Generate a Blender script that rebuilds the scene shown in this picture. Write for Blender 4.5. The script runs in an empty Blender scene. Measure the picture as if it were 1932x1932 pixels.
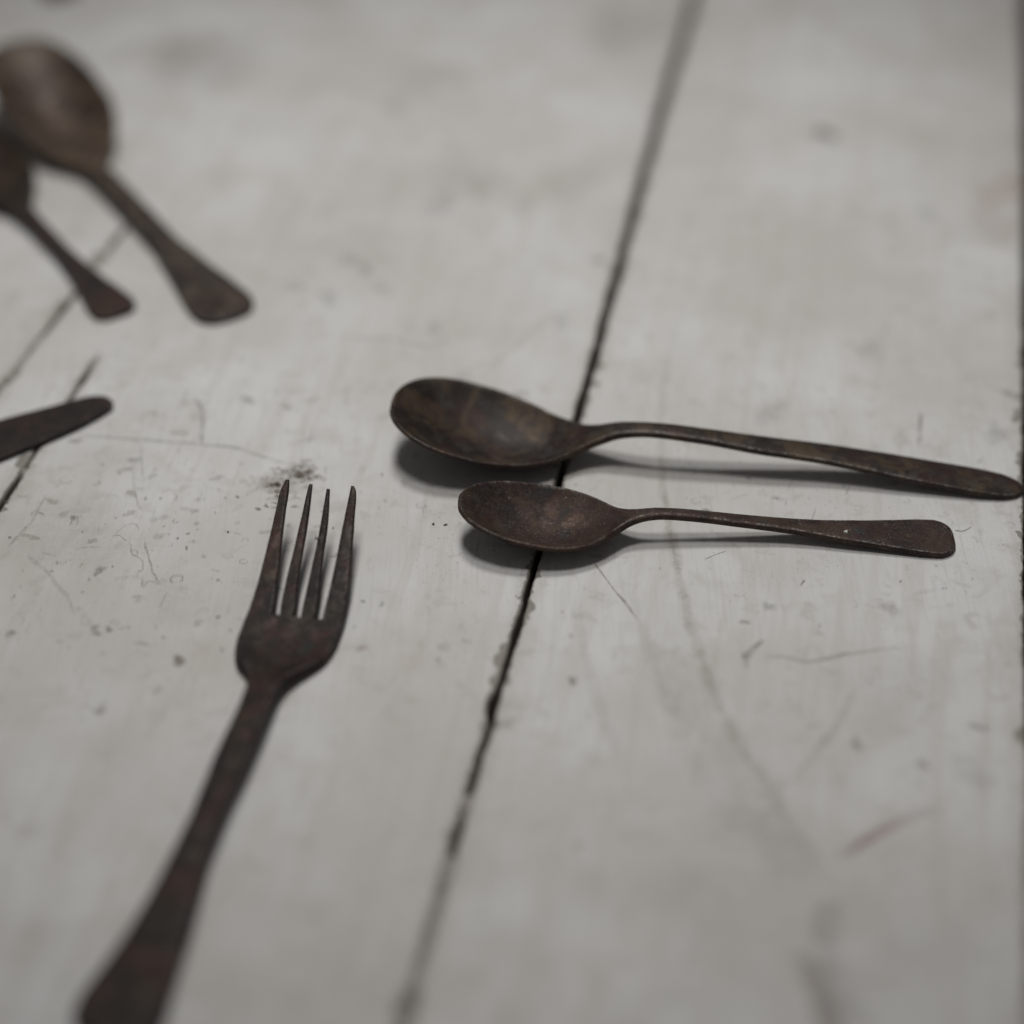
import bpy, math, random
import numpy as np
from mathutils import Vector, Matrix

random.seed(11)
rng = np.random.default_rng(11)
sc = bpy.context.scene
col = sc.collection
MM = 0.001

# ------------------------------------------------------------------ camera
PITCH = math.radians(37.9)          # looking down at the table
CAM = (0.0, -0.457, 0.357)
cd = bpy.data.cameras.new('camera')
cd.lens = 50.0
cd.sensor_width = 24.0
cd.sensor_fit = 'HORIZONTAL'
cd.clip_start = 0.02
cd.clip_end = 20.0
cd.dof.use_dof = True
cd.dof.focus_distance = 0.569
cd.dof.aperture_fstop = 1.9
cd.dof.aperture_blades = 9
cam = bpy.data.objects.new('camera', cd)
cam.location = CAM
cam.rotation_euler = (math.pi / 2 - PITCH, 0, 0)
col.objects.link(cam)
sc.camera = cam

# ------------------------------------------------------------------ light
w = bpy.data.worlds.new('World')
sc.world = w
w.use_nodes = True
bg = w.node_tree.nodes['Background']
bg.inputs[0].default_value = (1.0, 0.985, 0.96, 1)
bg.inputs[1].default_value = 0.09


def spot(name, loc, target, power, cone, radius, colr):
    l = bpy.data.lights.new(name, 'SPOT')
    l.energy = power
    l.spot_size = math.radians(cone)
    l.spot_blend = 1.0
    l.shadow_soft_size = radius
    l.color = colr
    o = bpy.data.objects.new(name, l)
    o.location = loc
    d = Vector(target) - Vector(loc)
    o.rotation_euler = d.to_track_quat('-Z', 'Y').to_euler()
    col.objects.link(o)
    return o


# two shaded ceiling lamps: one straight overhead, one further back
spot('lamp_overhead', (-0.06, 0.03, 1.40), (0.0, 0.10, 0), 26, 36, 0.155, (1.0, 0.98, 0.955))
spot('lamp_behind', (-0.06, 0.50, 1.32), (0.0, 0.12, 0), 29, 37, 0.145, (1.0, 0.99, 0.97))

vs = sc.view_settings
vs.view_transform = 'Standard'
vs.look = 'None'
vs.exposure = 0.0
vs.gamma = 1.0
vs.use_curve_mapping = False
sc.cycles.use_denoising = True
sc.cycles.use_adaptive_sampling = True
sc.cycles.adaptive_threshold = 0.02
sc.cycles.max_bounces = 5
sc.cycles.diffuse_bounces = 3
sc.cycles.glossy_bounces = 2
sc.cycles.transparent_max_bounces = 12

# ------------------------------------------------------------------ helpers
F_PX = 4025.0


def ground(x, y, z=0.0):
    """point of the plane z (mm) that the photograph shows at x, y (0..1932)"""
    u = (x - 966) / F_PX
    v = (966 - y) / F_PX
    dy = math.cos(PITCH) + v * math.sin(PITCH)
    dz = -math.sin(PITCH) + v * math.cos(PITCH)
    t = (z * MM - CAM[2]) / dz
    return np.array((u * t * 1000, dy * t * 1000 + CAM[1] * 1000))


def pchip(xs, ys, x):
    xs = np.asarray(xs, float); ys = np.asarray(ys, float); x = np.asarray(x, float)
    h = np.diff(xs); dl = np.diff(ys) / h
    m = np.zeros_like(xs)
    m[0] = dl[0]; m[-1] = dl[-1]
    for i in range(1, len(xs) - 1):
        if dl[i - 1] * dl[i] > 0:
            w1 = 2 * h[i] + h[i - 1]; w2 = h[i] + 2 * h[i - 1]
            m[i] = (w1 + w2) / (w1 / dl[i - 1] + w2 / dl[i])
    k = np.clip(np.searchsorted(xs, x) - 1, 0, len(xs) - 2)
    t = np.clip((x - xs[k]) / h[k], 0, 1)
    h00 = 2 * t**3 - 3 * t**2 + 1; h10 = t**3 - 2 * t**2 + t
    h01 = -2 * t**3 + 3 * t**2; h11 = t**3 - t**2
    return h00 * ys[k] + h10 * h[k] * m[k] + h01 * ys[k + 1] + h11 * h[k] * m[k + 1]


def noise1(x, seed, scale, octaves=3):
    """smooth 1-D value noise, about -1..1"""
    r = np.random.default_rng(seed)
    tab = r.uniform(-1, 1, 4096)
    out = np.zeros_like(x, dtype=float); a = 1.0; tot = 0
    for o in range(octaves):
        p = x / scale * 2**o + 517.3 * (o + 1)
        i = np.floor(p).astype(int); f = p - i
        f = f * f * (3 - 2 * f)
        out += a * (tab[i % 4096] * (1 - f) + tab[(i + 1) % 4096] * f)
        tot += a; a *= 0.55
    return out / tot


def tag(o, label=None, cat=None, group=None, kind=None):
    if label: o['label'] = label
    if cat: o['category'] = cat
    if group: o['group'] = group
    if kind: o['kind'] = kind
    return o


def empty(name, loc, label, cat, group=None):
    o = bpy.data.objects.new(name, None)
    o.empty_display_size = 0.01
    o.location = loc
    col.objects.link(o)
    return tag(o, label, cat, group)


def link(name, me, mat, parent=None):
    o = bpy.data.objects.new(name, me)
    col.objects.link(o)
    if mat: me.materials.append(mat)
    if parent:
        o.parent = parent
        o.matrix_parent_inverse = Matrix.Translation(-Vector(parent.location))
    return o


class NT:
    """small helper for node materials"""
    def __init__(self, name):
        self.m = bpy.data.materials.new(name)
        self.m.use_nodes = True
        self.t = self.m.node_tree
        self.p = self.t.nodes['Principled BSDF']
        self.out = self.t.nodes['Material Output']
        g = self.n('ShaderNodeNewGeometry')
        self.pos = self.mapv(g.outputs['Position'], (1000, 1000, 1000))   # in mm

    def n(self, typ, **kw):
        nd = self.t.nodes.new(typ)
        for k, v in kw.items(): setattr(nd, k, v)
        return nd

    def l(self, a, b): self.t.links.new(a, b)

    def inp(self, sock, v):
        if hasattr(v, 'is_linked') or isinstance(v, bpy.types.NodeSocket): self.l(v, sock)
        else: sock.default_value = v

    def mapv(self, vec, scale=(1, 1, 1), rot=0.0, loc=(0, 0, 0)):
        m = self.n('ShaderNodeMapping')
        self.l(vec, m.inputs['Vector'])
        m.inputs['Scale'].default_value = scale
        m.inputs['Rotation'].default_value = (0, 0, rot)
        m.inputs['Location'].default_value = loc
        return m.outputs[0]

    def noise(self, scale, detail=4, rough=0.55, vec=None, dist=0.0):
        nd = self.n('ShaderNodeTexNoise')
        self.l(vec if vec is not None else self.pos, nd.inputs['Vector'])
        nd.inputs['Scale'].default_value = scale
        nd.inputs['Detail'].default_value = detail
        nd.inputs['Roughness'].default_value = rough
        nd.inputs['Distortion'].default_value = dist
        return nd.outputs['Fac']

    def ramp(self, fac, a, b, lo=0.0, hi=1.0):
        m = self.n('ShaderNodeMapRange')
        m.interpolation_type = 'SMOOTHSTEP'
        self.inp(m.inputs['Value'], fac)
        m.inputs['From Min'].default_value = a; m.inputs['From Max'].default_value = b
        m.inputs['To Min'].default_value = lo; m.inputs['To Max'].default_value = hi
        return m.outputs[0]

    def math(self, op, a, b=0.0):
        m = self.n('ShaderNodeMath', operation=op)
        self.inp(m.inputs[0], a); self.inp(m.inputs[1], b)
        return m.outputs[0]

    def mix(self, fac, a, b):
        m = self.n('ShaderNodeMix', data_type='RGBA')
        self.inp(m.inputs[0], fac)
        for s, v in ((m.inputs[6], a), (m.inputs[7], b)):
            if isinstance(v, tuple): s.default_value = v if len(v) == 4 else v + (1,)
            else: self.l(v, s)
        return m.outputs[2]

    def attr(self, name):
        a = self.n('ShaderNodeAttribute'); a.attribute_name = name
        return a

    def bump(self, h, strength, dist, prev=None):
        b = self.n('ShaderNodeBump')
        self.l(h, b.inputs['Height'])
        b.inputs['Strength'].default_value = strength
        b.inputs['Distance'].default_value = dist
        if prev is not None: self.l(prev, b.inputs['Normal'])
        return b.outputs[0]


PLANK_ROT = 0.182                    # the boards run this far off the y axis


# ------------------------------------------------------------------ materials
def paint_material():
    k = NT('worn_white_paint')
    along = k.mapv(k.pos, (1, 0.035, 1), rot=PLANK_ROT)
    # broad uneven dirt in the paint
    c = k.mix(k.ramp(k.noise(0.012, 3, 0.6), 0.35, 0.68), (0.565, 0.55, 0.528), (0.675, 0.675, 0.668))
    c = k.mix(k.ramp(k.noise(0.045, 4, 0.62, dist=0.4), 0.50, 0.72, 0, 0.55), c, (0.50, 0.475, 0.44))
    c = k.mix(k.ramp(k.noise(0.021, 4, 0.6, k.mapv(k.pos, (1, 1, 1), loc=(91, 40, 7))), 0.50, 0.72, 0, 0.45), c, (0.54, 0.49, 0.455))
    # brush streaks along the boards
    st = k.noise(1.1, 2, 0.65, along)
    c = k.mix(k.ramp(st, 0.48, 0.72, 0, 0.38), c, (0.50, 0.485, 0.46))
    # wood grain telegraphing through the paint
    gr = k.noise(0.16, 3, 0.6, k.mapv(k.mapv(k.pos, (1, 1, 1), rot=PLANK_ROT), (1, 0.05, 1), loc=(8, 3, 0)), 0.8)
    c = k.mix(k.ramp(gr, 0.50, 0.66, 0, 0.30), c, (0.50, 0.465, 0.43))
    # mottled blotches of a few mm
    bl = k.noise(0.16, 3, 0.6, k.mapv(k.pos, (1, 1, 1), loc=(13, 77, 3)), 0.6)
    c = k.mix(k.ramp(bl, 0.56, 0.70, 0, 0.42), c, (0.44, 0.415, 0.385))
    # fine specks, thicker in some places than others
    area = k.ramp(k.noise(0.03, 3, 0.5, k.mapv(k.pos, (1, 1, 1), loc=(300, 5, 9))), 0.40, 0.62)
    sp = k.noise(0.75, 2, 0.5, k.mapv(k.pos, (1, 1, 1), loc=(31, 5, 0)))
    c = k.mix(k.math('MULTIPLY', k.ramp(sp, 0.66, 0.74, 0, 0.7), area), c, (0.24, 0.215, 0.19))
    sp2 = k.noise(2.0, 1, 0.5, k.mapv(k.pos, (1, 1, 1), loc=(3, 51, 0)))
    c = k.mix(k.math('MULTIPLY', k.ramp(sp2, 0.68, 0.76, 0, 0.75), area), c, (0.20, 0.18, 0.16))
    # paint worn off along the board edges
    ed = k.attr('edge_mm').outputs['Fac']
    wear = k.math('SUBTRACT', k.math('ADD', k.math('MULTIPLY', k.noise(0.5, 3, 0.65), 3.4), k.ramp(k.noise(0.10, 2, 0.5), 0.52, 0.72, 0, 2.6)), ed)
    chip = k.ramp(wear, 1.05, 1.25)
    c = k.mix(chip, c, k.mix(k.noise(0.9, 3, 0.6, along), (0.16, 0.145, 0.125), (0.33, 0.31, 0.28)))
    grime = k.ramp(k.math('ADD', ed, k.math('MULTIPLY', k.noise(0.1, 3, 0.6), 6.0)), 3.0, 8.0, 0.30, 0.0)
    c = k.mix(grime, c, (0.40, 0.37, 0.335))
    k.l(c, k.p.inputs['Base Color'])
    k.p.inputs['Roughness'].default_value = 0.5
    rr = k.ramp(k.noise(0.09, 2, 0.6), 0.3, 0.7, 0.42, 0.62)
    k.l(rr, k.p.inputs['Roughness'])
    k.p.inputs['Specular IOR Level'].default_value = 0.35
    b = k.bump(st, 0.45, 0.00015)
    b = k.bump(gr, 0.4, 0.0003, b)
    b = k.bump(k.noise(0.07, 2, 0.5), 0.5, 0.0006, b)
    b = k.bump(k.math('SUBTRACT', 1.0, chip), 0.8, 0.00018, b)
    k.l(b, k.p.inputs['Normal'])
    return k.m


def dirt_material():
    k = NT('joint_dirt')
    c = k.mix(k.noise(0.4, 4, 0.65), (0.015, 0.014, 0.012), (0.05, 0.044, 0.038))
    k.l(c, k.p.inputs['Base Color'])
    k.p.inputs['Roughness'].default_value = 0.95
    k.p.inputs['Specular IOR Level'].default_value = 0.1
    k.l(k.bump(k.noise(1.2, 4, 0.6), 0.8, 0.0006), k.p.inputs['Normal'])
    return k.m


def old_paint_material():
    k = NT('paint_caked_in_joint')
    c = k.mix(k.ramp(k.noise(0.25, 4, 0.6), 0.35, 0.65), (0.17, 0.15, 0.14), (0.38, 0.35, 0.33))
    k.l(c, k.p.inputs['Base Color'])
    k.p.inputs['Roughness'].default_value = 0.7
    k.l(k.bump(k.noise(0.8, 4, 0.6), 0.7, 0.0004), k.p.inputs['Normal'])
    return k.m


def grime_material():
    k = NT('grime_film')
    a = k.attr('film')
    col_ = a.outputs['Color']
    al = k.attr('cover').outputs['Fac']
    n = k.ramp(k.noise(0.9, 4, 0.7), 0.30, 0.62, 0.35, 1.0)
    n2 = k.ramp(k.noise(0.22, 3, 0.6), 0.32, 0.6, 0.45, 1.0)
    f = k.math('MULTIPLY', k.math('MULTIPLY', al, n), k.math('MULTIPLY', n2, 0.8))
    k.l(col_, k.p.inputs['Base Color'])
    k.p.inputs['Roughness'].default_value = 0.75
    k.p.inputs['Specular IOR Level'].default_value = 0.2
    k.l(f, k.p.inputs['Alpha'])
    return k.m


def rust_material(name, dark, red, grey, tan, tan_amt, edge_amt=1.0, rough=(0.42, 0.66), metal=0.55, fleck=0.5, grain=0.28):
    k = NT(name)
    tc = k.n('ShaderNodeTexCoord')
    v = k.mapv(tc.outputs['Object'], (1000, 1000, 1000))
    big = k.noise(0.075, 5, 0.62, v, 0.7)
    mid = k.noise(0.22, 5, 0.62, k.mapv(v, loc=(40, 9, 3)), 0.5)
    fine = k.noise(1.3, 4, 0.65, k.mapv(v, loc=(4, 19, 3)))
    c = k.mix(k.ramp(big, 0.40, 0.58), dark, red)
    c = k.mix(k.ramp(mid, 0.50, 0.66, 0, 0.9), c, grey)
    c = k.mix(k.ramp(k.noise(0.12, 4, 0.6, k.mapv(v, loc=(7, 70, 31)), 0.8), 0.47, 0.60, 0, tan_amt), c, tan)
    c = k.mix(k.ramp(k.noise(0.30, 4, 0.7, k.mapv(v, loc=(17, 7, 1))), 0.60, 0.68, 0, 0.75), c, (0.016, 0.014, 0.013))
    c = k.mix(k.math('MULTIPLY', k.ramp(fine, 0.42, 0.66, 0, grain), k.ramp(k.noise(0.15, 3, 0.6, k.mapv(v, loc=(90, 2, 8))), 0.36, 0.62, 0.1, 1.0)), c, k.mix(0.6, c, (0.13, 0.095, 0.078)))
    # bare metal rubbed through on edges, in scattered flecks
    e = k.attr('rim').outputs['Fac']
    em = k.math('MULTIPLY', k.ramp(e, 0.30, 0.95), k.ramp(k.math('ADD', k.math('MULTIPLY', fine, 0.6), k.math('MULTIPLY', mid, 0.5)), 0.50, 0.66))
    em = k.math('MULTIPLY', em, edge_amt)
    fl = k.math('MULTIPLY', k.ramp(k.noise(1.7, 2, 0.6, k.mapv(v, loc=(2, 8, 55))), 0.62, 0.71, 0, fleck), k.ramp(k.noise(0.10, 3, 0.6, k.mapv(v, loc=(5, 1, 5))), 0.46, 0.58))
    worn = k.math('MAXIMUM', em, fl)
    c = k.mix(worn, c, (0.24, 0.22, 0.205))
    k.l(c, k.p.inputs['Base Color'])
    k.l(k.ramp(mid, 0.3, 0.7, rough[0], rough[1]), k.p.inputs['Roughness'])
    k.p.inputs['Metallic'].default_value = metal
    k.p.inputs['Specular IOR Level'].default_value = 0.4
    b = k.bump(mid, 0.5, 0.00025)
    b = k.bump(fine, 0.45, 0.00010, b)
    b = k.bump(k.noise(3.2, 2, 0.6, v), 0.35, 0.00006, b)
    k.l(b, k.p.inputs['Normal'])
    return k.m


M_PAINT = paint_material()
M_DIRT = dirt_material()
M_CAKE = old_paint_material()
M_FILM = grime_material()
M_TABLE = rust_material('tarnished_steel', (0.026, 0.021, 0.019), (0.046, 0.028, 0.025), (0.052, 0.050, 0.048), (0.090, 0.063, 0.037), 0.6, edge_amt=0.8)
M_TEA = rust_material('rusted_steel', (0.030, 0.021, 0.019), (0.052, 0.031, 0.028), (0.048, 0.046, 0.045), (0.085, 0.054, 0.032), 0.40, rough=(0.5, 0.75), fleck=0.75, grain=0.7)
M_FORK = rust_material('rusted_dark_steel', (0.014, 0.0100, 0.0090), (0.042, 0.0185, 0.0160), (0.034, 0.034, 0.031), (0.046, 0.032, 0.018), 0.4, edge_amt=0.45, rough=(0.5, 0.8), metal=0.4, fleck=0.55)
M_SERV = rust_material('brown_patinated_steel', (0.022, 0.016, 0.014), (0.042, 0.026, 0.021), (0.055, 0.045, 0.038), (0.10, 0.073, 0.052), 0.6, edge_amt=0.3, rough=(0.40, 0.6), metal=0.25)
M_SERVBOWL = rust_material('copper_toned_worn_steel', (0.060, 0.042, 0.032), (0.050, 0.028, 0.022), (0.095, 0.076, 0.062), (0.15, 0.108, 0.076), 0.8, edge_amt=0.2, rough=(0.45, 0.6), metal=0.2, fleck=0.0)
M_KNIFE = rust_material('rusted_blade_steel', (0.017, 0.0135, 0.012), (0.034, 0.019, 0.0165), (0.024, 0.022, 0.02), (0.038, 0.027, 0.02), 0.4, edge_amt=0.25, rough=(0.55, 0.8), metal=0.4, fleck=0.1)

# ------------------------------------------------------------------ table top
table = empty('plank_table', (0, 0, -0.024), 'table top of wide white painted planks, worn and stained, under all the cutlery', 'table')

Y0, Y1 = -330.0, 760.0


def line_through(pts):
    p = np.array([ground(*q) for q in pts])
    kx, x0 = np.polyfit(p[:, 1], p[:, 0], 1)
    return x0, kx


seams = {
    'A': line_through([(235, 430), (130, 565), (0, 735)]),
    'B': line_through([(175, 700), (60, 870), (0, 955)]),
    'C': line_through([(1310, 0), (1190, 400), (1090, 790), (1000, 1080), (895, 1470), (775, 1932)]),
    'R': line_through([(1939, 0), (1945, 500), (1947, 1000), (1946, 1350)]),
}
kC = seams['C'][1]
seams['B'] = (seams['B'][0], (seams['B'][1] + kC) / 2)
seams['L1'] = (seams['A'][0] - 118, kC)
seams['L2'] = (seams['A'][0] - 240, kC)
seams['L3'] = (seams['A'][0] - 365, kC)
seams['R1'] = (seams['R'][0] + 131, kC)
seams['R2'] = (seams['R'][0] + 262, kC)
seams['R3'] = (seams['R'][0] + 390, kC)
order = ['L3', 'L2', 'L1', 'A', 'B', 'C', 'R', 'R1', 'R2', 'R3']


def gap_half(name, y, side):
    """half width of the open joint (mm) at y; side 0 = left board, 1 = right board"""
    sd = hash_(name) + side * 31
    rag = noise1(y, sd, 9, 4)
    fine = noise1(y, sd + 7, 1.8, 3)
    if name == 'C':
        base = np.interp(y, [-330, -170, -105, -60, 0, 60, 200, 400], [0.7, 0.75, 0.72, 0.75, 0.85, 1.05, 1.3, 1.35])
        chips = np.clip(noise1(y, sd + 3, 14, 2) - 0.45, 0, 1) * 3.0 * (0.4 + 0.6 * (y < 20))
        return np.clip(base + 0.45 * rag + 0.26 * fine + chips, 0.12, 3)
    if name == 'R':
        base = np.interp(y, [-330, -100, -60, 0, 400], [0.9, 0.9, 1.5, 1.9, 2.2])
        return np.clip(base + 0.45 * rag + 0.2 * fine, 0.3, 4)
    if name == 'A':
        base = np.interp(y, [40, 80, 100, 120, 160, 300], [0.25, 0.3, 0.6, 0.45, 0.55, 0.8])
        return np.clip(base + 0.2 * rag + 0.08 * fine, 0.05, 2)
    if name == 'B':
        base = np.interp(y, [-40, -20, -6, 2, 14, 22, 26, 34, 42, 52, 58, 66, 76, 84, 120], [0.05, 0.05, 0.5, 0.8, 0.75, 0.3, 0.2, 0.4, 0.6, 0.5, 0.3, 0.55, 0.35, 0.04, 0.04])
        return np.clip(base + 0.22 * rag * (base > 0.1) + 0.12 * fine * (base > 0.1), 0.03, 2)
    return np.clip(1.0 + 0.3 * rag, 0.2, 2)


def hash_(s): return sum((i + 1) * ord(ch) for i, ch in enumerate(s))


def centre(name, y):
    x0, kx = seams[name]
    wob = 0.7 * noise1(y, hash_(name) + 99, 130, 2) + 0.3 * noise1(y, hash_(name) + 98, 30, 2)
    return x0 + kx * y + wob


def opened(name, y):
    """1 where the joint is open, 0 where thick paint has sealed it flush"""
    if name == 'A': return np.clip(np.minimum(y - 20, 158 - y) / 6, 0, 1)
    if name == 'B': return np.clip(np.minimum(y + 9, 80 - y) / 3, 0, 1)
    return np.ones_like(y)


def build_plank(ln, rn, fine):
    ys = np.arange(Y0, Y1 + 0.1, 0.8 if fine else 5.0)
    xl = centre(ln, ys) + gap_half(ln, ys, 1)
    xr = centre(rn, ys) - gap_half(rn, ys, 0)
    opl, opr = opened(ln, ys), opened(rn, ys)
    xl = np.where(opl > 0, xl, centre(ln, ys) - 0.01); xr = np.where(opr > 0, xr, centre(rn, ys) + 0.0)
    wid = (xr - xl)
    bev = 0.9
    # profile across: (fraction or offset, z, distance from edge)
    offs = [(0.0, -22.0), (0.0, -9.0), (0.0, -1.4), (0.05, -0.75), (0.25, -0.30), (0.55, -0.09), (bev, -0.015)]
    inner = [1.6, 2.6, 4.0]
    nmid = max(3, int(np.min(wid) / 9))
    cols = []
    for o, z in offs: cols.append((xl + o, z * (opl if z > -5 else 1.0), (o if z > -1 else 0) + (1 - opl) * 9))
    for o in inner: cols.append((xl + o, np.zeros_like(ys), o + (1 - opl) * 9))
    for j in range(1, nmid):
        f = j / nmid
        x = xl + 4.0 + (wid - 8.0) * f
        cols.append((x, np.zeros_like(ys), np.minimum(x - xl + (1 - opl) * 9, xr - x + (1 - opr) * 9)))
    for o in inner[::-1]: cols.append((xr - o, np.zeros_like(ys), o + (1 - opr) * 9))
    for o, z in offs[::-1]: cols.append((xr - o, z * (opr if z > -5 else 1.0), (o if z > -1 else 0) + (1 - opr) * 9))
    nc = len(cols); nr = len(ys)
    V = np.zeros((nr, nc, 3)); E = np.zeros((nr, nc))
    for j, (x, z, e) in enumerate(cols):
        V[:, j, 0] = x; V[:, j, 1] = ys; V[:, j, 2] = z; E[:, j] = e
    idx = np.arange(nr * nc).reshape(nr, nc)
    f = np.stack([idx[:-1, :-1], idx[:-1, 1:], idx[1:, 1:], idx[1:, :-1]], -1).reshape(-1, 4)
    bot = np.stack([idx[:-1, 0], idx[1:, 0], idx[1:, -1], idx[:-1, -1]], -1)
    faces = np.concatenate([f, bot]).tolist()
    faces.append(list(idx[0, ::-1])); faces.append(list(idx[-1, :]))
    me = bpy.data.meshes.new('plank')
    me.from_pydata((V.reshape(-1, 3) * MM).tolist(), [], faces)
    a = me.attributes.new('edge_mm', 'FLOAT', 'POINT')
    a.data.foreach_set('value', E.reshape(-1).astype(np.float32))
    sm = np.ones(len(faces), bool); sm[-2:] = False
    me.polygons.foreach_set('use_smooth', sm)
    me.update()
    return link('plank', me, M_PAINT, table)


planks = []
for a, b in zip(order[:-1], order[1:]):
    planks.append(build_plank(a, b, a in 'ABCR' or b in 'ABCR'))


def strip(name, seam, y_from, y_to, half, zf, mat, parent, step=1.0):
    ys = np.arange(y_from, y_to + 0.01, step)
    c = centre(seam, ys)
    z = zf(ys)
    V = []; fcs = []
    us = (-1, -0.5, 0, 0.5, 1)
    for i in range(len(ys)):
        for u in us:
            V.append(((c[i] + u * half) * MM, ys[i] * MM, (z[i] + 0.12 * math.sin(ys[i] * 1.7 + u * 3)) * MM))
    n = len(us)
    for i in range(len(ys) - 1):
        for j in range(n - 1):
            q = i * n + j
            fcs.append((q, q + 1, q + n + 1, q + n))
    me = bpy.data.meshes.new(name)
    me.from_pydata(V, [], fcs)
    me.polygons.foreach_set('use_smooth', np.ones(len(fcs), bool))
    return link(name, me, mat, parent)


for sname in order[1:-1]:
    strip('joint_dirt', sname, Y0 + 1, Y1 - 1, 3.6, lambda y: -13.0 + 1.5 * noise1(y, 5, 20, 3), M_DIRT, table)
# old paint that bridges the joints
for sname, a, b, zz in (('C', -112, -103.5, -0.25), ('C', -300, -122, -0.8), ('R', -300, -88, -0.45), ('A', 20, 92, -0.35), ('A', 118, 143, -0.5),
                        ('B', 19, 24, -0.2), ('B', 30, 46, -0.9), ('B', 54, 58, -0.3), ('B', 72, 80, -0.25), ('B', -9, -4, -0.2)):
    strip('joint_paint', sname, a, b, 3.4, lambda y, zz=zz, a=a, b=b: zz + 0.12 * noise1(y, 41, 5, 3) - 2.5 * np.clip(1 - np.minimum(y - a, b - y) / 3.0, 0, 1) ** 2, M_CAKE, table, 0.7)


# ------------------------------------------------------------------ grime on the paint
class Film:
    def __init__(self): self.V = []; self.F = []; self.C = []; self.A = []; self.z = 0.02

    def pt(self, x, y, c, a):
        self.V.append((x * MM, y * MM, self.z * MM)); self.C.append(c + (1.0,)); self.A.append(a)
        return len(self.V) - 1

    def bump(self): self.z += 0.0006

    def ribbon(self, pts, width, alpha, c, jit=0.25, seed=1, taper=True):
        """pts in mm; soft-edged streak"""
        self.bump()
        p = np.array(pts, float)
        d = np.concatenate([[0], np.cumsum(np.linalg.norm(np.diff(p, axis=0), axis=1))])
        n = max(6, int(d[-1] / max(0.4, width * 0.5)))
        t = np.linspace(0, d[-1], n)
        x = pchip(d, p[:, 0], t); y = pchip(d, p[:, 1], t)
        x = x + noise1(t, seed, 6, 3) * width * jit; y = y + noise1(t, seed + 1, 6, 3) * width * jit
        tx = np.gradient(x); ty = np.gradient(y); L = np.hypot(tx, ty) + 1e-9
        nx, ny = -ty / L, tx / L
        al = np.broadcast_to(np.interp(t / d[-1], np.linspace(0, 1, len(np.atleast_1d(alpha))), np.atleast_1d(alpha)), t.shape).copy()
        if taper: al *= np.clip(np.minimum(t, d[-1] - t) / (d[-1] * 0.12 + 1e-6), 0, 1)
        wd = width * (1 + 0.5 * noise1(t, seed + 2, 5, 3))
        rows = []
        for i in range(n):
            rows.append([self.pt(x[i] + nx[i] * wd[i] * u, y[i] + ny[i] * wd[i] * u, c, al[i] * q) for u, q in ((-0.5, 0), (-0.2, 0.9), (0.2, 0.9), (0.5, 0))])
        for i in range(n - 1):
            for j in range(3):
                self.F.append((rows[i][j], rows[i][j + 1], rows[i + 1][j + 1], rows[i + 1][j]))

    def blob(self, x, y, rx, ry, alpha, c, seed=1, rag=0.35, core=0.5):
        self.bump()
        n = 22
        r = np.random.default_rng(seed)
        ph = r.uniform(0, 6.28, 4); am = r.uniform(0.3, 1, 4) * rag
        c0 = self.pt(x, y, c, alpha)
        rings = []
        for q, a in ((core, alpha), (1.0, 0.0)):
            ring = []
            for i in range(n):
                th = 2 * math.pi * i / n
                k_ = 1 + sum(am[m] / (m + 1) * math.sin((m + 2) * th + ph[m]) for m in range(4))
                ring.append(self.pt(x + rx * q * k_ * math.cos(th), y + ry * q * k_ * math.sin(th), c, a))
            rings.append(ring)
        for i in range(n):
            j = (i + 1) % n
            self.F.append((c0, rings[0][i], rings[0][j]))
            self.F.append((rings[0][i], rings[1][i], rings[1][j], rings[0][j]))

    def build(self, name, parent):
        me = bpy.data.meshes.new(name)
        me.from_pydata(self.V, [], self.F)
        a = me.attributes.new('film', 'FLOAT_COLOR', 'POINT')
        a.data.foreach_set('color', np.array(self.C, np.float32).reshape(-1))
        a = me.attributes.new('cover', 'FLOAT', 'POINT')
        a.data.foreach_set('value', np.array(self.A, np.float32))
        o = link(name, me, M_FILM, parent)
        o['kind'] = 'stuff'
        return o


film = Film()
BR = (0.16, 0.125, 0.10); GY = (0.17, 0.165, 0.155); TAN = (0.36, 0.315, 0.265); RED = (0.30, 0.15, 0.13); DK = (0.055, 0.047, 0.042)


def G(*pts): return [ground(*p) for p in pts]


# long drag mark across the right-hand board
film.ribbon(G((1330, 480), (1290, 580), (1262, 660), (1250, 760), (1250, 900), (1260, 985), (1276, 1060), (1300, 1160), (1335, 1280), (1385, 1390), (1445, 1480), (1515, 1585), (1575, 1690)), 3.6, (0.05, 0.12, 0.2, 0.3, 0.32, 0.3, 0.25), (0.42, 0.375, 0.325), 0.15, 3)
film.ribbon(G((1262, 1130), (1300, 1260), (1350, 1380), (1415, 1490), (1480, 1600), (1530, 1700)), 17, (0.05, 0.13, 0.2, 0.24, 0.24), (0.44, 0.40, 0.355), 0.1, 43)
film.ribbon(G((1190, 1110), (1215, 1200), (1245, 1290), (1275, 1360)), 4, 0.14, TAN, 0.15, 44)
film.ribbon(G((1085, 1130), (1100, 1220), (1130, 1330), (1175, 1450)), 4, 0.15, TAN, 0.15, 45)
film.ribbon(G((1225, 1200), (1265, 1330), (1330, 1480), (1400, 1610)), 7, 0.12, TAN, 0.15, 46)
film.ribbon(G((1250, 900), (1262, 990), (1275, 1055), (1285, 1090)), 1.5, 0.25, TAN, 0.2, 9)
film.ribbon(G((1568, 1690), (1562, 1740), (1555, 1800)), 8, 0.26, GY, 0.15, 4)
film.ribbon(G((1505, 1790), (1540, 1860), (1570, 1940), (1600, 1990)), 7, 0.36, RED, 0.15, 5)
film.ribbon(G((1540, 1800), (1575, 1880), (1610, 1960)), 12, 0.28, GY, 0.15, 15)
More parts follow.
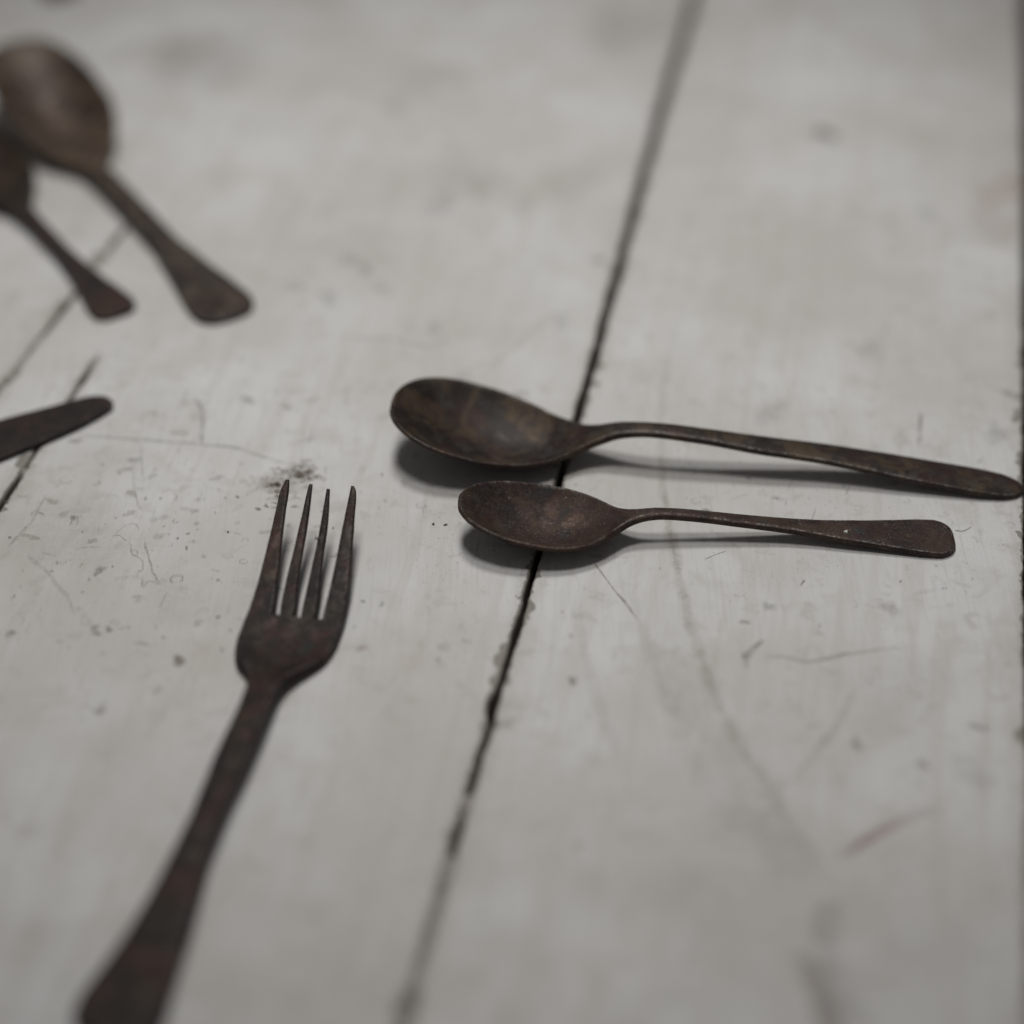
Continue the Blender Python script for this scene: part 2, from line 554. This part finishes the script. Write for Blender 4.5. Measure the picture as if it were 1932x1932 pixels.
film.ribbon(G((1575, 1622), (1640, 1580), (1700, 1548), (1790, 1520)), 4.6, (0.75, 0.75, 0.3, 0.15), (0.36, 0.20, 0.185), 0.12, 6)
film.ribbon(G((1490, 1480), (1540, 1420), (1590, 1350), (1610, 1300)), 3.0, 0.25, TAN, 0.12, 16)
film.ribbon(G((131, 819), (217, 825), (337, 836), (431, 843.5), (500, 862), (544, 875)), 1.6, (0.15, 0.55, 0.4, 0.5, 0.35, 0.45), GY, 0.3, 7)
film.ribbon(G((249, 862), (252, 905), (262, 962)), 0.45, (0.2, 0.35, 0.7), GY, 0.3, 8)
film.ribbon(G((266, 832), (267, 870), (270, 907)), 0.5, 0.5, GY, 0.2, 28)
film.ribbon(G((52, 1046), (90, 1083), (120, 1120), (146, 1164)), 1.6, 0.2, GY, 0.3, 10)
film.ribbon(G((12, 1036), (40, 1005), (67, 971), (85, 930)), 1.1, 0.3, BR, 0.4, 11)
film.ribbon(G((1118, 1060), (1155, 1108), (1182, 1140), (1206, 1175)), 0.7, 0.85, BR, 0.4, 12)
film.ribbon(G((1327, 1056), (1350, 1047), (1370, 1039)), 0.5, 0.7, GY, 0.5, 13)
film.ribbon(G((1405, 1245), (1415, 1228), (1447, 1208)), 2.0, 0.55, BR, 0.3, 14)
film.ribbon(G((1402, 1232), (1406, 1262)), 1.6, 0.35, BR, 0.3, 24)
film.ribbon(G((1425, 1240), (1480, 1238), (1520, 1246), (1560, 1242), (1660, 1225), (1740, 1218)), 1.8, (0.25, 0.4, 0.4, 0.2, 0.12), BR, 0.5, 17)
film.ribbon(G((1508, 1106), (1518, 1094)), 0.8, 0.95, (0.10, 0.05, 0.06), 0.4, 18)
film.ribbon(G((1800, 1000), (1815, 1002), (1834, 993)), 0.5, 0.9, DK, 0.3, 19)
film.ribbon(G((650, 635), (720, 640), (800, 655), (850, 640)), 2.6, 0.25, GY, 0.8, 20)
film.ribbon(G((920, 700), (960, 660), (1010, 620), (1050, 600)), 2.8, 0.25, TAN, 0.4, 21)
film.ribbon(G((370, 745), (385, 790), (380, 840)), 1.6, 0.45, GY, 0.5, 22)
film.ribbon(G((1735, 820), (1738, 780), (1733, 850)), 1.2, 0.4, BR, 0.3, 23)
film.ribbon(G((1890, 735), (1915, 748), (1930, 757)), 3, 0.5, GY, 0.3, 29)
film.ribbon(G((238, 1022), (246, 1027), (251, 1045), (262, 1049), (270, 1071), (258, 1080), (262, 1092)), 0.55, 0.35, BR, 2.2, 25)
film.ribbon(G((262, 1092), (270, 1108), (282, 1100), (300, 1106)), 0.6, 0.4, BR, 2.2, 35)
film.ribbon(G((214, 1012), (222, 1003), (240, 992), (256, 990), (264, 1003)), 0.45, 0.35, BR, 1.8, 26)
film.ribbon(G((206, 1014), (220, 1012), (238, 1022)), 0.45, 0.5, BR, 1.8, 36)
film.ribbon(G((270, 1018), (280, 1060), (302, 1105)), 0.8, 0.5, (0.25, 0.22, 0.17), 1.0, 27)
for x, y, r, a, c in ((338, 1247, 11, 0.95, BR), (206, 1188, 6, 0.7, BR), (190, 1340, 10, 0.6, BR), (297, 1302, 8, 0.5, BR), (20, 1195, 7, 0.7, BR), (52, 1568, 18, 0.3, BR), (70, 1750, 25, 0.22, BR),
                      (1555, 252, 15, 1.6, (0.10, 0.10, 0.095)), (1131, 490, 10, 0.6, GY), (1615, 1405, 12, 0.45, GY), (1080, 1285, 8, 0.7, BR), (1088, 1597, 10, 0.35, RED), (1830, 1455, 32, 0.35, GY), (1742, 1443, 10, 0.5, BR),
                      (188, 1076, 9, 0.6, GY), (1680, 1148, 17, 0.45, BR), (684, 1222, 8, 0.5, RED), (960, 1365, 12, 0.35, BR), (300, 1012, 8, 0.35, BR),
                      (1895, 360, 42, 0.62, (0.42, 0.24, 0.19)), (1875, 420, 44, 0.45, (0.42, 0.24, 0.19)), (380, 110, 75, 0.42, GY), (290, 95, 45, 0.38, TAN), (880, 330, 60, 0.32, TAN), (990, 390, 20, 0.3, GY), (1180, 62, 60, 0.4, GY), (815, 150, 40, 0.25, GY), (740, 200, 26, 0.3, GY),
                      (625, 11, 50, 0.3, TAN), (830, 385, 28, 0.4, GY), (900, 350, 30, 0.3, TAN), (1080, 340, 46, 0.32, TAN), (660, 490, 14, 0.5, GY), (690, 510, 12, 0.4, GY), (555, 540, 16, 0.4, GY), (620, 560, 18, 0.45, GY), (720, 545, 14, 0.4, GY), (820, 620, 15, 0.35, GY),
                      (880, 715, 16, 0.35, GY), (1055, 605, 18, 0.4, GY), (980, 745, 12, 0.35, GY), (1755, 405, 18, 0.35, GY), (1450, 1145, 10, 0.4, GY), (1640, 660, 20, 0.35, GY), (1450, 780, 24, 0.35, GY), (1700, 830, 16, 0.3, GY), (1880, 820, 22, 0.35, GY), (720, 1140, 5, 0.6, GY),
                      (700, 480, 60, 0.18, TAN), (560, 420, 70, 0.2, TAN), (1000, 520, 60, 0.15, TAN), (240, 1400, 60, 0.12, TAN), (330, 1130, 60, 0.22, TAN), (120, 1000, 90, 0.25, TAN), (640, 960, 10, 0.0, TAN), (1280, 1500, 80, 0.15, TAN), (1720, 1290, 80, 0.2, TAN), (1330, 1700, 90, 0.18, TAN), (1420, 1560, 70, 0.2, TAN), (1780, 1800, 90, 0.12, GY)):
    p = ground(x, y)
    px = np.linalg.norm(ground(x + 1, y) - p); py = np.linalg.norm(ground(x, y + 1) - p)
    film.blob(p[0], p[1], r * px * 1.5, r * 0.75 * py * 1.5, a * (0.8 if r < 14 else 0.5), c, seed=int(x + y), core=0.45)

# rust and dirt rubbed into the paint by the fork's points
r2 = np.random.default_rng(5)
for i in range(280):
    a = r2.normal(0, 1, 2)
    if i % 3: q = ground(566 + a[0] * 18, 893 + a[1] * 9)
    else: q = ground(520 + a[0] * 20, 925 + a[1] * 18)
    s = r2.uniform(0.2, 1.0) * (1.4 if i % 7 == 0 else 1.0)
    film.blob(q[0], q[1], s, s * r2.uniform(0.4, 0.9), r2.uniform(0.25, 0.8), random.choice((BR, GY, DK, (0.24, 0.18, 0.145), (0.28, 0.22, 0.18))), seed=i, rag=0.6, core=0.6)
for i in range(6):
    q = ground(530 + r2.normal(0, 20), 918 + r2.normal(0, 10))
    film.blob(q[0], q[1], 5, 4, 0.15, (0.32, 0.255, 0.21), seed=900 + i)

# small curls where bubbles in the paint have broken, short scratches, fly specks
for i in range(520):
    x = r2.uniform(-170, 150); y = r2.normal(0, 38)
    if r2.uniform() < 0.45: x = r2.uniform(-150, -45); y = r2.uniform(-60, 60)
    kind = r2.uniform()
    if kind < 0.30:      # curl
        R_ = r2.uniform(0.5, 1.6); th0 = r2.uniform(0, 6.28); sp = r2.uniform(1.5, 5.5); el = r2.uniform(0.5, 1)
        pts = [(x + R_ * math.cos(th0 + sp * q) * (1 + 0.25 * math.sin(3 * q + i)), y + R_ * el * math.sin(th0 + sp * q)) for q in np.linspace(0, 1, 9)]
        film.ribbon(pts, r2.uniform(0.18, 0.38), r2.uniform(0.4, 0.95), random.choice((GY, BR, DK)), 0.5, 100 + i, False)
    elif kind < 0.45:    # scratch
        th = r2.choice([r2.uniform(-0.5, 0.6), 1.4 + r2.uniform(-0.3, 0.3)]); L = r2.uniform(1.5, 9)
        pts = [(x + L * q * math.cos(th), y + L * q * math.sin(th) + 0.4 * math.sin(q * 2.5)) for q in np.linspace(0, 1, 6)]
        film.ribbon(pts, r2.uniform(0.18, 0.5), r2.uniform(0.25, 0.7), random.choice((GY, BR)), 0.8, 100 + i)
    elif kind < 0.85:    # speck
        s = r2.uniform(0.15, 0.65)
        film.blob(x, y, s, s * r2.uniform(0.5, 1), r2.uniform(0.4, 1), random.choice((DK, BR, GY)), seed=i, core=0.7)
    else:                # small chip
        s = r2.uniform(0.6, 1.8)
        film.blob(x, y, s * 1.4, s * 0.7, r2.uniform(0.25, 0.55), random.choice((GY, BR, TAN)), seed=i, core=0.75, rag=0.6)
film.build('grime', table)


# ------------------------------------------------------------------ cutlery builder
def theta(s, L): return np.arccos(np.clip(1 - 2 * np.asarray(s, float) / L, -1, 1))


def ribbon_solid(tip, end, L, hw_t, z_t, c_t, dish_t, th_t, ns=150, nt=26, s_range=None, blunt=(True, True), edges=None, seed=0):
    """A bar of metal that follows an axis on the table: returns rings (ns, 2*nt, 3) in mm and a rim mask.
    hw_t half width, z_t height, c_t sideways offset, dish_t hollow, th_t half thickness, all tables over s (mm from the tip)"""
    tip = np.array(tip, float); end = np.array(end, float)
    d = (end - tip) / np.linalg.norm(end - tip); nrm = np.array((-d[1], d[0]))
    s0, s1 = s_range or (0.0, L)
    q = np.linspace(0, math.pi, ns)
    s = s0 + (s1 - s0) * (0.5 * (1 - np.cos(q)) * 0.65 + q / math.pi * 0.35)
    if blunt[0]: s[0] = s0 + 0.02
    if blunt[1]: s[-1] = s1 - 0.02
    th_s = theta(s, L)

    def tab(t):
        t = np.array(t, float)
        return pchip(theta(t[:, 0], L), t[:, 1], th_s)

    def tabl(t):
        t = np.array(t, float)
        return pchip(t[:, 0], t[:, 1], s)
    if edges is None:
        hw = tab(hw_t); c = tabl(c_t)
    else:
        lo, hi = tabl(edges[0]), tabl(edges[1])
        hw = (hi - lo) / 2; c = (hi + lo) / 2
    hw = np.maximum(hw + 0.10 * noise1(s, seed + 3, 7, 4) * (hw > 1), 0.12)
    z = tabl(z_t); dish = tabl(dish_t); th = tabl(th_t)
    u = np.linspace(-1, 1, nt)
    t = np.sign(u) * (1 - (1 - np.abs(u)) ** 2.0)
    mid = np.zeros((ns, nt, 3))
    lat = c[:, None] + hw[:, None] * t[None, :]
    P = tip[None, None, :] + d * s[:, None, None] + nrm * lat[:, :, None]
    mid[:, :, :2] = P
    mid[:, :, 2] = z[:, None] - dish[:, None] * (1 - np.abs(t[None, :]) ** 2.1)
    du = np.gradient(mid, axis=0); dv = np.gradient(mid, axis=1)
    N = np.cross(du, dv); N /= (np.linalg.norm(N, axis=2, keepdims=True) + 1e-12)
    N[N[..., 2] < 0] *= -1
    nexp = np.clip(hw / th * 1.5, 2.4, 14.0)[:, None]
    e = (1 - np.abs(t[None, :]) ** nexp) ** (1 / nexp)
    ef = np.ones(ns)
    if blunt[0]: ef *= np.sqrt(np.clip(1 - (1 - np.clip((s - s0) / (1.6 * th), 0, 1)) ** 2, 0.01, 1))
    if blunt[1]: ef *= np.sqrt(np.clip(1 - (1 - np.clip((s1 - s) / (1.6 * th), 0, 1)) ** 2, 0.01, 1))
    h = th[:, None] * e * ef[:, None]
    top = mid + N * h[..., None]; bot = mid - N * h[..., None]
    ring = np.concatenate([top, bot[:, -2:0:-1]], axis=1)
    rim = np.clip(1 - np.abs(e * ef[:, None] - 0.88) / 0.14, 0, 1)
    rimr = np.concatenate([rim, rim[:, -2:0:-1] * 0.15], axis=1)
    return ring, rimr, s


def rest(ring, s, sa, sb):
    """tilt and drop so that the lowest point before sb and the one after both touch the table"""
    for _ in range(4):
        A = ring[s < sa]; B = ring[s > sb]
        ia = np.unravel_index(np.argmin(A[..., 2]), A[..., 2].shape); ib = np.unravel_index(np.argmin(B[..., 2]), B[..., 2].shape)
        s_a = s[s < sa][ia[0]]; s_b = s[s > sb][ib[0]]
        za = A[..., 2].min() - 0.03; zb = B[..., 2].min() - 0.03
        ring[..., 2] -= (za + (zb - za) * (s - s_a) / (s_b - s_a))[:, None]
    return ring


def ring_faces(nr, m):
    idx = np.arange(nr * m).reshape(nr, m)
    nx = np.roll(idx, -1, axis=1)
    return np.stack([idx[:-1], nx[:-1], nx[1:], idx[1:]], -1).reshape(-1, 4)


def emit(name, ring, rim, mat, parent, r0, r1, cap0, cap1):
    """one part = rows r0..r1 of a ring body, with the normals of the whole body"""
    nr, m, _ = ring.shape
    du = np.gradient(ring, axis=0)
    dv = np.roll(ring, -1, axis=1) - np.roll(ring, 1, axis=1)
    N = np.cross(du, dv); N /= (np.linalg.norm(N, axis=2, keepdims=True) + 1e-12)
    sub = ring[r0:r1 + 1]; k = len(sub)
    cen = sub.mean(axis=1, keepdims=True)
    if ((sub - cen) * N[r0:r1 + 1]).sum() < 0: N = -N
    f = ring_faces(k, m)
    # outward winding
    a, b, c_, d_ = (sub.reshape(-1, 3)[f[:, j]] for j in range(4))
    fn = np.cross(b - a, d_ - a)
    vn = N[r0:r1 + 1].reshape(-1, 3)[f[:, 0]]
    if (fn * vn).sum() < 0: f = f[:, ::-1]
    faces = f.tolist()
    if cap0: faces.append(list(range(m)))
    if cap1: faces.append(list(range((k - 1) * m, k * m)))
    me = bpy.data.meshes.new(name)
    me.from_pydata((sub.reshape(-1, 3) * MM).tolist(), [], faces)
    at = me.attributes.new('rim', 'FLOAT', 'POINT')
    at.data.foreach_set('value', rim[r0:r1 + 1].reshape(-1).astype(np.float32))
    me.polygons.foreach_set('use_smooth', np.ones(len(faces), bool))
    me.update()
    me.normals_split_custom_set_from_vertices(N[r0:r1 + 1].reshape(-1, 3).tolist())
    return link(name, me, mat, parent)


def spoon(name, label, tip, end, L, hw, z, c, dish, th, split, mat, group=None, lift=(55, 110), dz=0.0, bowl_mat=None):
    ring, rim, s = ribbon_solid(tip, end, L, hw, z, c, dish, th)
    ring = rest(ring, s, *lift)
    ring[..., 2] += dz
    e = np.array(end)
    root = empty(name, (tip[0] * MM, tip[1] * MM, 0), label, 'spoon', group)
    k = int(np.searchsorted(s, split))
    emit('bowl', ring, rim, bowl_mat or mat, root, 0, k, True, False)
    emit('handle', ring, rim, mat, root, k, len(s) - 1, False, True)
    return root, ring, s


# ------------------------------------------------------------------ the large spoon by the seam
spoon('tablespoon', 'larger spoon with long slim handle ending at the right plank joint', (-33.6, 32.0), (140.4, 10.6), 175.8,
      [(0, 0), (1, 6.6), (2.5, 9.6), (5.5, 13.0), (9.5, 15.6), (15, 17.4), (20, 18.0), (26, 17.9), (32, 16.9), (38, 15.0), (44, 12.0), (49, 9.0), (53, 6.3), (57, 4.5), (63, 3.3), (72, 2.8), (85, 2.95), (100, 3.5), (122, 4.1), (148, 5.3), (163, 5.5), (169, 5.1), (173, 3.8), (175.8, 0)],
      [(0, 15.2), (6, 14.2), (15, 12.2), (25, 9.8), (37, 7.3), (46, 6.0), (52, 6.4), (58, 8.0), (65, 10.3), (74, 11.3), (88, 10.4), (100, 9.0), (122, 6.8), (148, 3.8), (176, 0.9)],
      [(0, 0), (40, 0.4), (60, 1.4), (75, 0.6), (100, 0.9), (122, 1.6), (148, 0.9), (176, 0)],
      [(0, 0.1), (4, 2.4), (10, 5.3), (18, 7.7), (27, 8.4), (36, 7.0), (44, 4.7), (50, 2.2), (56, 0.7), (62, 0.0), (72, -0.35), (110, -0.3), (176, -0.2)],
      [(0, 0.55), (40, 0.65), (52, 0.9), (62, 1.25), (80, 1.2), (120, 0.95), (176, 0.85)], 60, M_TABLE)

# ------------------------------------------------------------------ the teaspoon in focus
tea_root, tea_ring, tea_s = spoon('teaspoon', 'small rusty spoon nearest the camera, wide rounded handle end with a white fleck', (-14.3, -8.8), (118.1, -11.6), 132.6,
      [(0, 0), (0.6, 3.6), (1.6, 5.6), (4, 8.5), (7, 10.4), (11, 12.1), (17, 13.4), (23, 13.8), (28, 13.4), (32.5, 12.2), (36.5, 10.1), (40, 7.2), (43, 4.5), (46, 2.9), (50, 2.15), (57, 1.95), (68, 2.1), (82, 2.4), (95, 3.3), (106, 4.6), (116, 6.0), (124, 7.1), (127.5, 7.3), (129.8, 6.6), (131.6, 4.9), (132.3, 3.4), (132.6, 1.6)],
      [(0, 11.3), (5, 10.4), (12, 9.0), (20, 7.6), (29, 6.3), (36, 5.8), (41, 6.0), (47, 7.1), (53, 7.8), (60, 7.3), (75, 5.4), (90, 3.7), (110, 2.2), (132.6, 0.9)],
      [(0, 0), (40, -0.3), (50, 0.3), (60, 0.8), (85, 1.1), (105, 0.4), (132.6, 0)],
      [(0, 0.1), (3, 1.9), (8, 4.3), (15, 6.2), (22, 6.7), (29, 5.6), (35, 3.7), (40, 1.8), (45, 0.4), (50, 0), (132.6, -0.1)],
      [(0, 0.6), (32, 0.7), (42, 0.95), (50, 1.15), (70, 1.1), (100, 0.95), (132.6, 0.9)], 47, M_TEA, lift=(45, 90))

# ------------------------------------------------------------------ serving spoon and second teaspoon, back left
sp1, sp1_ring, sp1_s = spoon('serving_spoon', 'big blurred brown spoon with wide bowl at the upper left, handle pointing at the camera', (-181.7, 250.0), (-87.6, 99.7), 180.5,
      [(0, 0), (1, 5.5), (3, 9), (7, 12.8), (13, 15.4), (21, 17.4), (31, 18.2), (41, 18.0), (51, 16.6), (58, 14.4), (64, 11.2), (69, 7.4), (74, 4.9), (82, 3.9), (100, 3.9), (115, 4.0), (130, 4.2), (141, 5.6), (152, 7.2), (164, 9.2), (171, 10.0), (175.5, 9.5), (178.5, 7.4), (180, 4.4), (180.5, 2)],
      [(0, 20.5), (12, 18.5), (28, 15.5), (45, 12.0), (58, 8.4), (66, 6.2), (74, 5.2), (84, 5.2), (96, 5.0), (115, 4.3), (140, 3.0), (160, 1.8), (180.5, 0.9)],
      [(0, 3.0), (45, 2.4), (62, 0.9), (76, -0.2), (100, 0.0), (180.5, 0.2)],
      [(0, 0.1), (5, 2.8), (14, 6.5), (26, 11.0), (38, 11.8), (50, 9.6), (60, 5.9), (68, 2.6), (75, 0.8), (82, 0), (180.5, -0.2)],
      [(0, 0.6), (55, 0.75), (70, 1.0), (82, 1.4), (110, 1.3), (150, 1.0), (180.5, 0.9)], 79, M_SERV, lift=(72, 140), bowl_mat=M_SERVBOWL)

sp2, sp2_ring, sp2_s = spoon('dessert_spoon', 'smaller dark spoon at the left edge, bowl cut off by the frame', (-194.3, 207.8), (-121.9, 99.7), 131.5,
      [(0, 0), (0.6, 3.6), (1.6, 5.6), (4, 8.5), (7, 10.4), (12, 12.2), (19, 13.5), (26, 13.9), (33, 13.6), (40, 12.2), (46, 9.6), (52, 6.2), (56, 4.1), (62, 3.0), (74, 2.5), (86, 2.5), (98, 3.2), (109, 4.4), (119, 6.3), (126, 7.2), (128.6, 6.8), (130.4, 5.2), (131.2, 3.2), (131.5, 1.5)],
      [(0, 12.5), (8, 11.4), (20, 9.4), (32, 7.4), (42, 5.9), (50, 5.0), (58, 5.0), (66, 5.0), (78, 4.6), (95, 3.6), (115, 2.2), (131.5, 0.9)],
      [(0, 1.0), (40, 0.8), (60, 0.0), (131.5, 0.4)],
      [(0, 0.1), (3, 1.6), (8, 3.8), (16, 6.0), (25, 6.8), (34, 5.4), (42, 3.5), (50, 1.6), (56, 0.5), (62, 0), (131.5, -0.1)],
      [(0, 0.6), (40, 0.7), (50, 0.95), (60, 1.15), (80, 1.1), (110, 0.95), (131.5, 0.9)], 60, M_FORK, lift=(58, 100), bowl_mat=M_TABLE)

# handle of one more piece, only its end shows at the top of the frame
e3 = ground(124, -6, 1.0)
d3 = np.array((-0.50, 0.866))
t3 = e3 + d3 * 131.5
spoon('coffee_spoon', 'dark handle end just showing at the top left edge of the frame', tuple(t3), tuple(e3), 131.5,
      [(0, 0), (0.6, 3.6), (1.6, 5.6), (4, 8.5), (7, 10.4), (12, 12.5), (19, 13.9), (26, 14.3), (33, 13.6), (40, 11.8), (47, 8.8), (53, 5.6), (58, 3.8), (64, 3.0), (75, 2.6), (88, 2.6), (100, 3.4), (110, 4.6), (120, 6.4), (126, 7.2), (128.6, 6.8), (130.4, 5.2), (131.2, 3.2), (131.5, 1.5)],
      [(0, 13), (20, 9), (40, 6), (52, 6.4), (66, 8.8), (95, 5.6), (115, 2.6), (131.5, 0.9)],
      [(0, 0), (131.5, 0)],
      [(0, 0.1), (8, 3.8), (25, 6.0), (42, 3.0), (56, 0.5), (62, 0), (131.5, -0.1)],
      [(0, 0.6), (60, 1.1), (131.5, 0.9)], 60, M_FORK, lift=(58, 100))

# ------------------------------------------------------------------ fork
FT, FE, FL = (-51.0, -5.1), (-80.9, -174.0), 177.0
fz = [(0, 13.8), (7, 11.2), (15, 8.5), (24, 5.8), (33, 3.6), (42, 2.0), (50, 1.2), (57, 1.5), (64, 2.8), (72, 4.1), (85, 5.0), (110, 4.8), (140, 3.1), (177, 1.0)]
fth = [(0, 0.55), (6, 0.8), (41, 1.0), (60, 1.15), (75, 1.5), (100, 1.4), (140, 1.15), (177, 1.0)]
fork = empty('dinner_fork', (FT[0] * MM, FT[1] * MM, 0), 'dark rusty four-tined fork, tines pointing away, handle blurred toward the camera', 'fork')
body_ring, body_rim, body_s = ribbon_solid(
    FT, FE, FL, None, fz, None, [(41, 0.5), (50, 1.0), (60, 0.9), (70, 0.0), (80, -0.5), (177, -0.4)], fth, ns=130, s_range=(41.0, FL), blunt=(False, True),
    edges=([(41, -9.15), (46, -9.4), (50, -9.45), (55, -8.8), (58, -7.7), (60, -6.3), (62, -4.3), (64, -2.9), (67, -1.9), (71, -1.35), (80, -0.95), (96, -1.7), (112, -1.8), (127, -3.1), (143, -5.2), (157.7, -8.5), (166, -10.8), (170, -11.0), (173, -9.0), (174.6, -5.6), (175.5, -2.4), (177, -2.2)],
           [(41, 15.55), (46.4, 15.5), (50, 15.2), (53, 14.6), (56.6, 12.9), (61, 9.8), (66, 7.2), (70, 6.5), (81, 6.35), (95, 6.0), (110, 5.1), (122, 5.0), (136, 6.1), (149, 7.1), (161, 7.7), (168, 8.2), (171.5, 7.4), (174, 4.9), (175, 2.8), (177, 0.6)]), seed=4)
tines = (
    ([(0, -9.3), (4, -9.9), (15, -9.6), (29, -9.2), (41, -9.05), (44, -8.0)], [(0, -8.3), (2, -7.9), (9.4, -7.1), (20, -5.6), (29, -4.3), (41, -2.8), (44, -3.5)], 0.2),
    ([(0, -2.7), (2, -2.8), (12.6, -2.5), (21.5, -2.3), (33, -1.9), (41, -0.95), (44, 0)], [(0, -1.8), (8.7, -0.8), (19.3, 0.2), (27, 0.9), (41, 2.75), (44, 2)], 0.8),
    ([(0, 2.2), (17, 3.2), (26.7, 3.6), (41, 4.45), (44, 5)], [(0, 3.1), (11.8, 4.9), (22.7, 6.1), (41, 8.25), (44, 7.5)], 1.6),
    ([(0, 8.5), (14.4, 9.0), (27.4, 9.6), (41, 10.05), (44, 11)], [(0, 9.3), (1.5, 10.2), (8.3, 11.3), (21.4, 13.5), (30.5, 14.8), (41, 15.55), (44, 14.5)], 0.0))
tine_rings = []
for lo, hi, s_tip in tines:
    lo = [(max(a, s_tip) if a < s_tip + 0.1 else a, b) for a, b in lo]; hi = [(max(a, s_tip) if a < s_tip + 0.1 else a, b) for a, b in hi]
    tr, tm, ts = ribbon_solid(FT, FE, FL, None, fz, None, [(0, 0.0), (30, 0.0), (44, 0.0)], fth[:2] + [(41, 1.0), (41.6, 0.9), (44, 0.7)], ns=60, nt=14, s_range=(s_tip, 44.0), blunt=(True, False), edges=(lo, hi), seed=int(s_tip * 10))
    # follow the shallow hollow of the head across all four tines
    tr[..., 2] -= (0.5 * np.interp(ts, [0, 20, 41], [0, 0.4, 1]) * (1 - ((np.interp(ts, lo_s := [q[0] for q in lo], [q[1] for q in lo]) + np.interp(ts, [q[0] for q in hi], [q[1] for q in hi])) / 2 - 3.2) ** 2 / 155))[:, None]
    tine_rings.append((tr, tm, ts))
# let head and handle end touch the table; the tines move with them
za = body_ring[body_s < 80][..., 2].min() - 0.03
zb = body_ring[body_s > 130][..., 2].min() - 0.03


def drop(ring, s): ring[..., 2] -= (za + (zb - za) * (s - 50) / (176 - 50))[:, None]


drop(body_ring, body_s)
k = int(np.searchsorted(body_s, 74))
emit('head', body_ring, body_rim, M_FORK, fork, 0, k, True, False)
emit('handle', body_ring, body_rim, M_FORK, fork, k, len(body_s) - 1, False, True)
for tr, tm, ts in tine_rings:
    drop(tr, ts)
    emit('tine', tr, tm, M_FORK, fork, 0, len(ts) - 1, True, True)

# ------------------------------------------------------------------ knife
kt = np.array((-116.3, 52.0)); ke = np.array((-148.7, 28.4)); kd = (ke - kt) / np.linalg.norm(ke - kt)
knife = empty('table_knife', (kt[0] * MM, kt[1] * MM, 0), 'dark rusty knife blade with rounded tip reaching in from the left edge', 'knife')
KE = kt + kd * 205
kr, km, ks = ribbon_solid(kt, KE, 205.0, None, [(0, 2.3), (60, 1.8), (110, 2.6), (205, 2.6)], None, [(0, -0.25), (108, -0.3), (120, -1.2), (205, -1.4)],
                          [(0, 0.35), (60, 0.6), (100, 1.0), (114, 2.2), (150, 2.9), (205, 3.0)], ns=170, s_range=(0, 205),
                          edges=([(0, -0.6), (0.4, -2.2), (1.5, -3.8), (5, -5.8), (15, -7.6), (30, -10.2), (45, -11.4), (80, -13), (104, -13), (110, -8), (118, -6.5), (170, -7.5), (200, -7.5), (205, -4)],
                                 [(0, 0.6), (0.6, 2.2), (1.8, 2.7), (4.2, 3.5), (11.8, 5.2), (20.6, 6.1), (31, 6.5), (45, 6.6), (80, 6.2), (104, 5.6), (110, 5.5), (118, 6.0), (170, 7.0), (200, 7.0), (205, 4)]), seed=8)
kr[..., 2] -= kr[..., 2].min() - 0.03
k = int(np.searchsorted(ks, 112))
emit('blade', kr, km, M_KNIFE, knife, 0, k, True, False)
emit('handle', kr, km, M_KNIFE, knife, k, len(ks) - 1, False, True)

# ------------------------------------------------------------------ crumbs
def chip_mesh(name, r, h, seed):
    q = np.random.default_rng(seed)
    n = 7
    ang = np.sort(q.uniform(0, 6.28, n))
    rr = r * q.uniform(0.55, 1.15, n)
    V = [(rr[i] * math.cos(ang[i]) * MM, rr[i] * 0.8 * math.sin(ang[i]) * MM, 0) for i in range(n)]
    V += [(v[0] * 0.7, v[1] * 0.7, h * q.uniform(0.5, 1.1) * MM) for v in V[:n]]
    F = [tuple(range(n))[::-1], tuple(range(n, 2 * n))] + [(i, (i + 1) % n, n + (i + 1) % n, n + i) for i in range(n)]
    me = bpy.data.meshes.new(name)
    me.from_pydata(V, [], F)
    return me


def plain(name, c, rough):
    k_ = NT(name)
    k_.l(k_.mix(k_.noise(1.5, 3), tuple(0.8 * x for x in c), c), k_.p.inputs['Base Color'])
    k_.p.inputs['Roughness'].default_value = rough
    return k_.m


M_FLAKE = plain('paint_flake_white', (0.72, 0.70, 0.66), 0.6)
M_CRUMB = plain('crumb_dark', (0.06, 0.045, 0.038), 0.9)


def top_z(ring, x, y):
    d2 = (ring[..., 0] - x) ** 2 + (ring[..., 1] - y) ** 2
    near = ring[d2 < max(1.2, d2.min() * 1.5)]
    return near[:, 2].max()


q = ground(1597, 999, 4.5)
fo = link('paint_flake', chip_mesh('paint_flake', 0.85, 0.5, 3), M_FLAKE)
fo.location = (q[0] * MM, q[1] * MM, (top_z(tea_ring, *q) - 0.05) * MM)
tag(fo, 'tiny white paint flake stuck on the small spoon handle', 'paint flake')
for i, (x, y, r) in enumerate(((840, 992, 0.75), (818, 990, 0.45), (1512, 1170 - 70, 0.0), (430, 1005, 0.4))):
    if r == 0: continue
    q = ground(x, y)
    o = link('crumb', chip_mesh('crumb', r, 0.5, 20 + i), M_CRUMB)
    o.location = (q[0] * MM, q[1] * MM, 0.00006)
    tag(o, ('dark crumb on the paint left of the small spoon bowl', 'smaller dark crumb furthest left of the small spoon bowl', '', 'dark crumb on the paint left of the fork tines')[i], 'crumb', 'crumbs on the table')
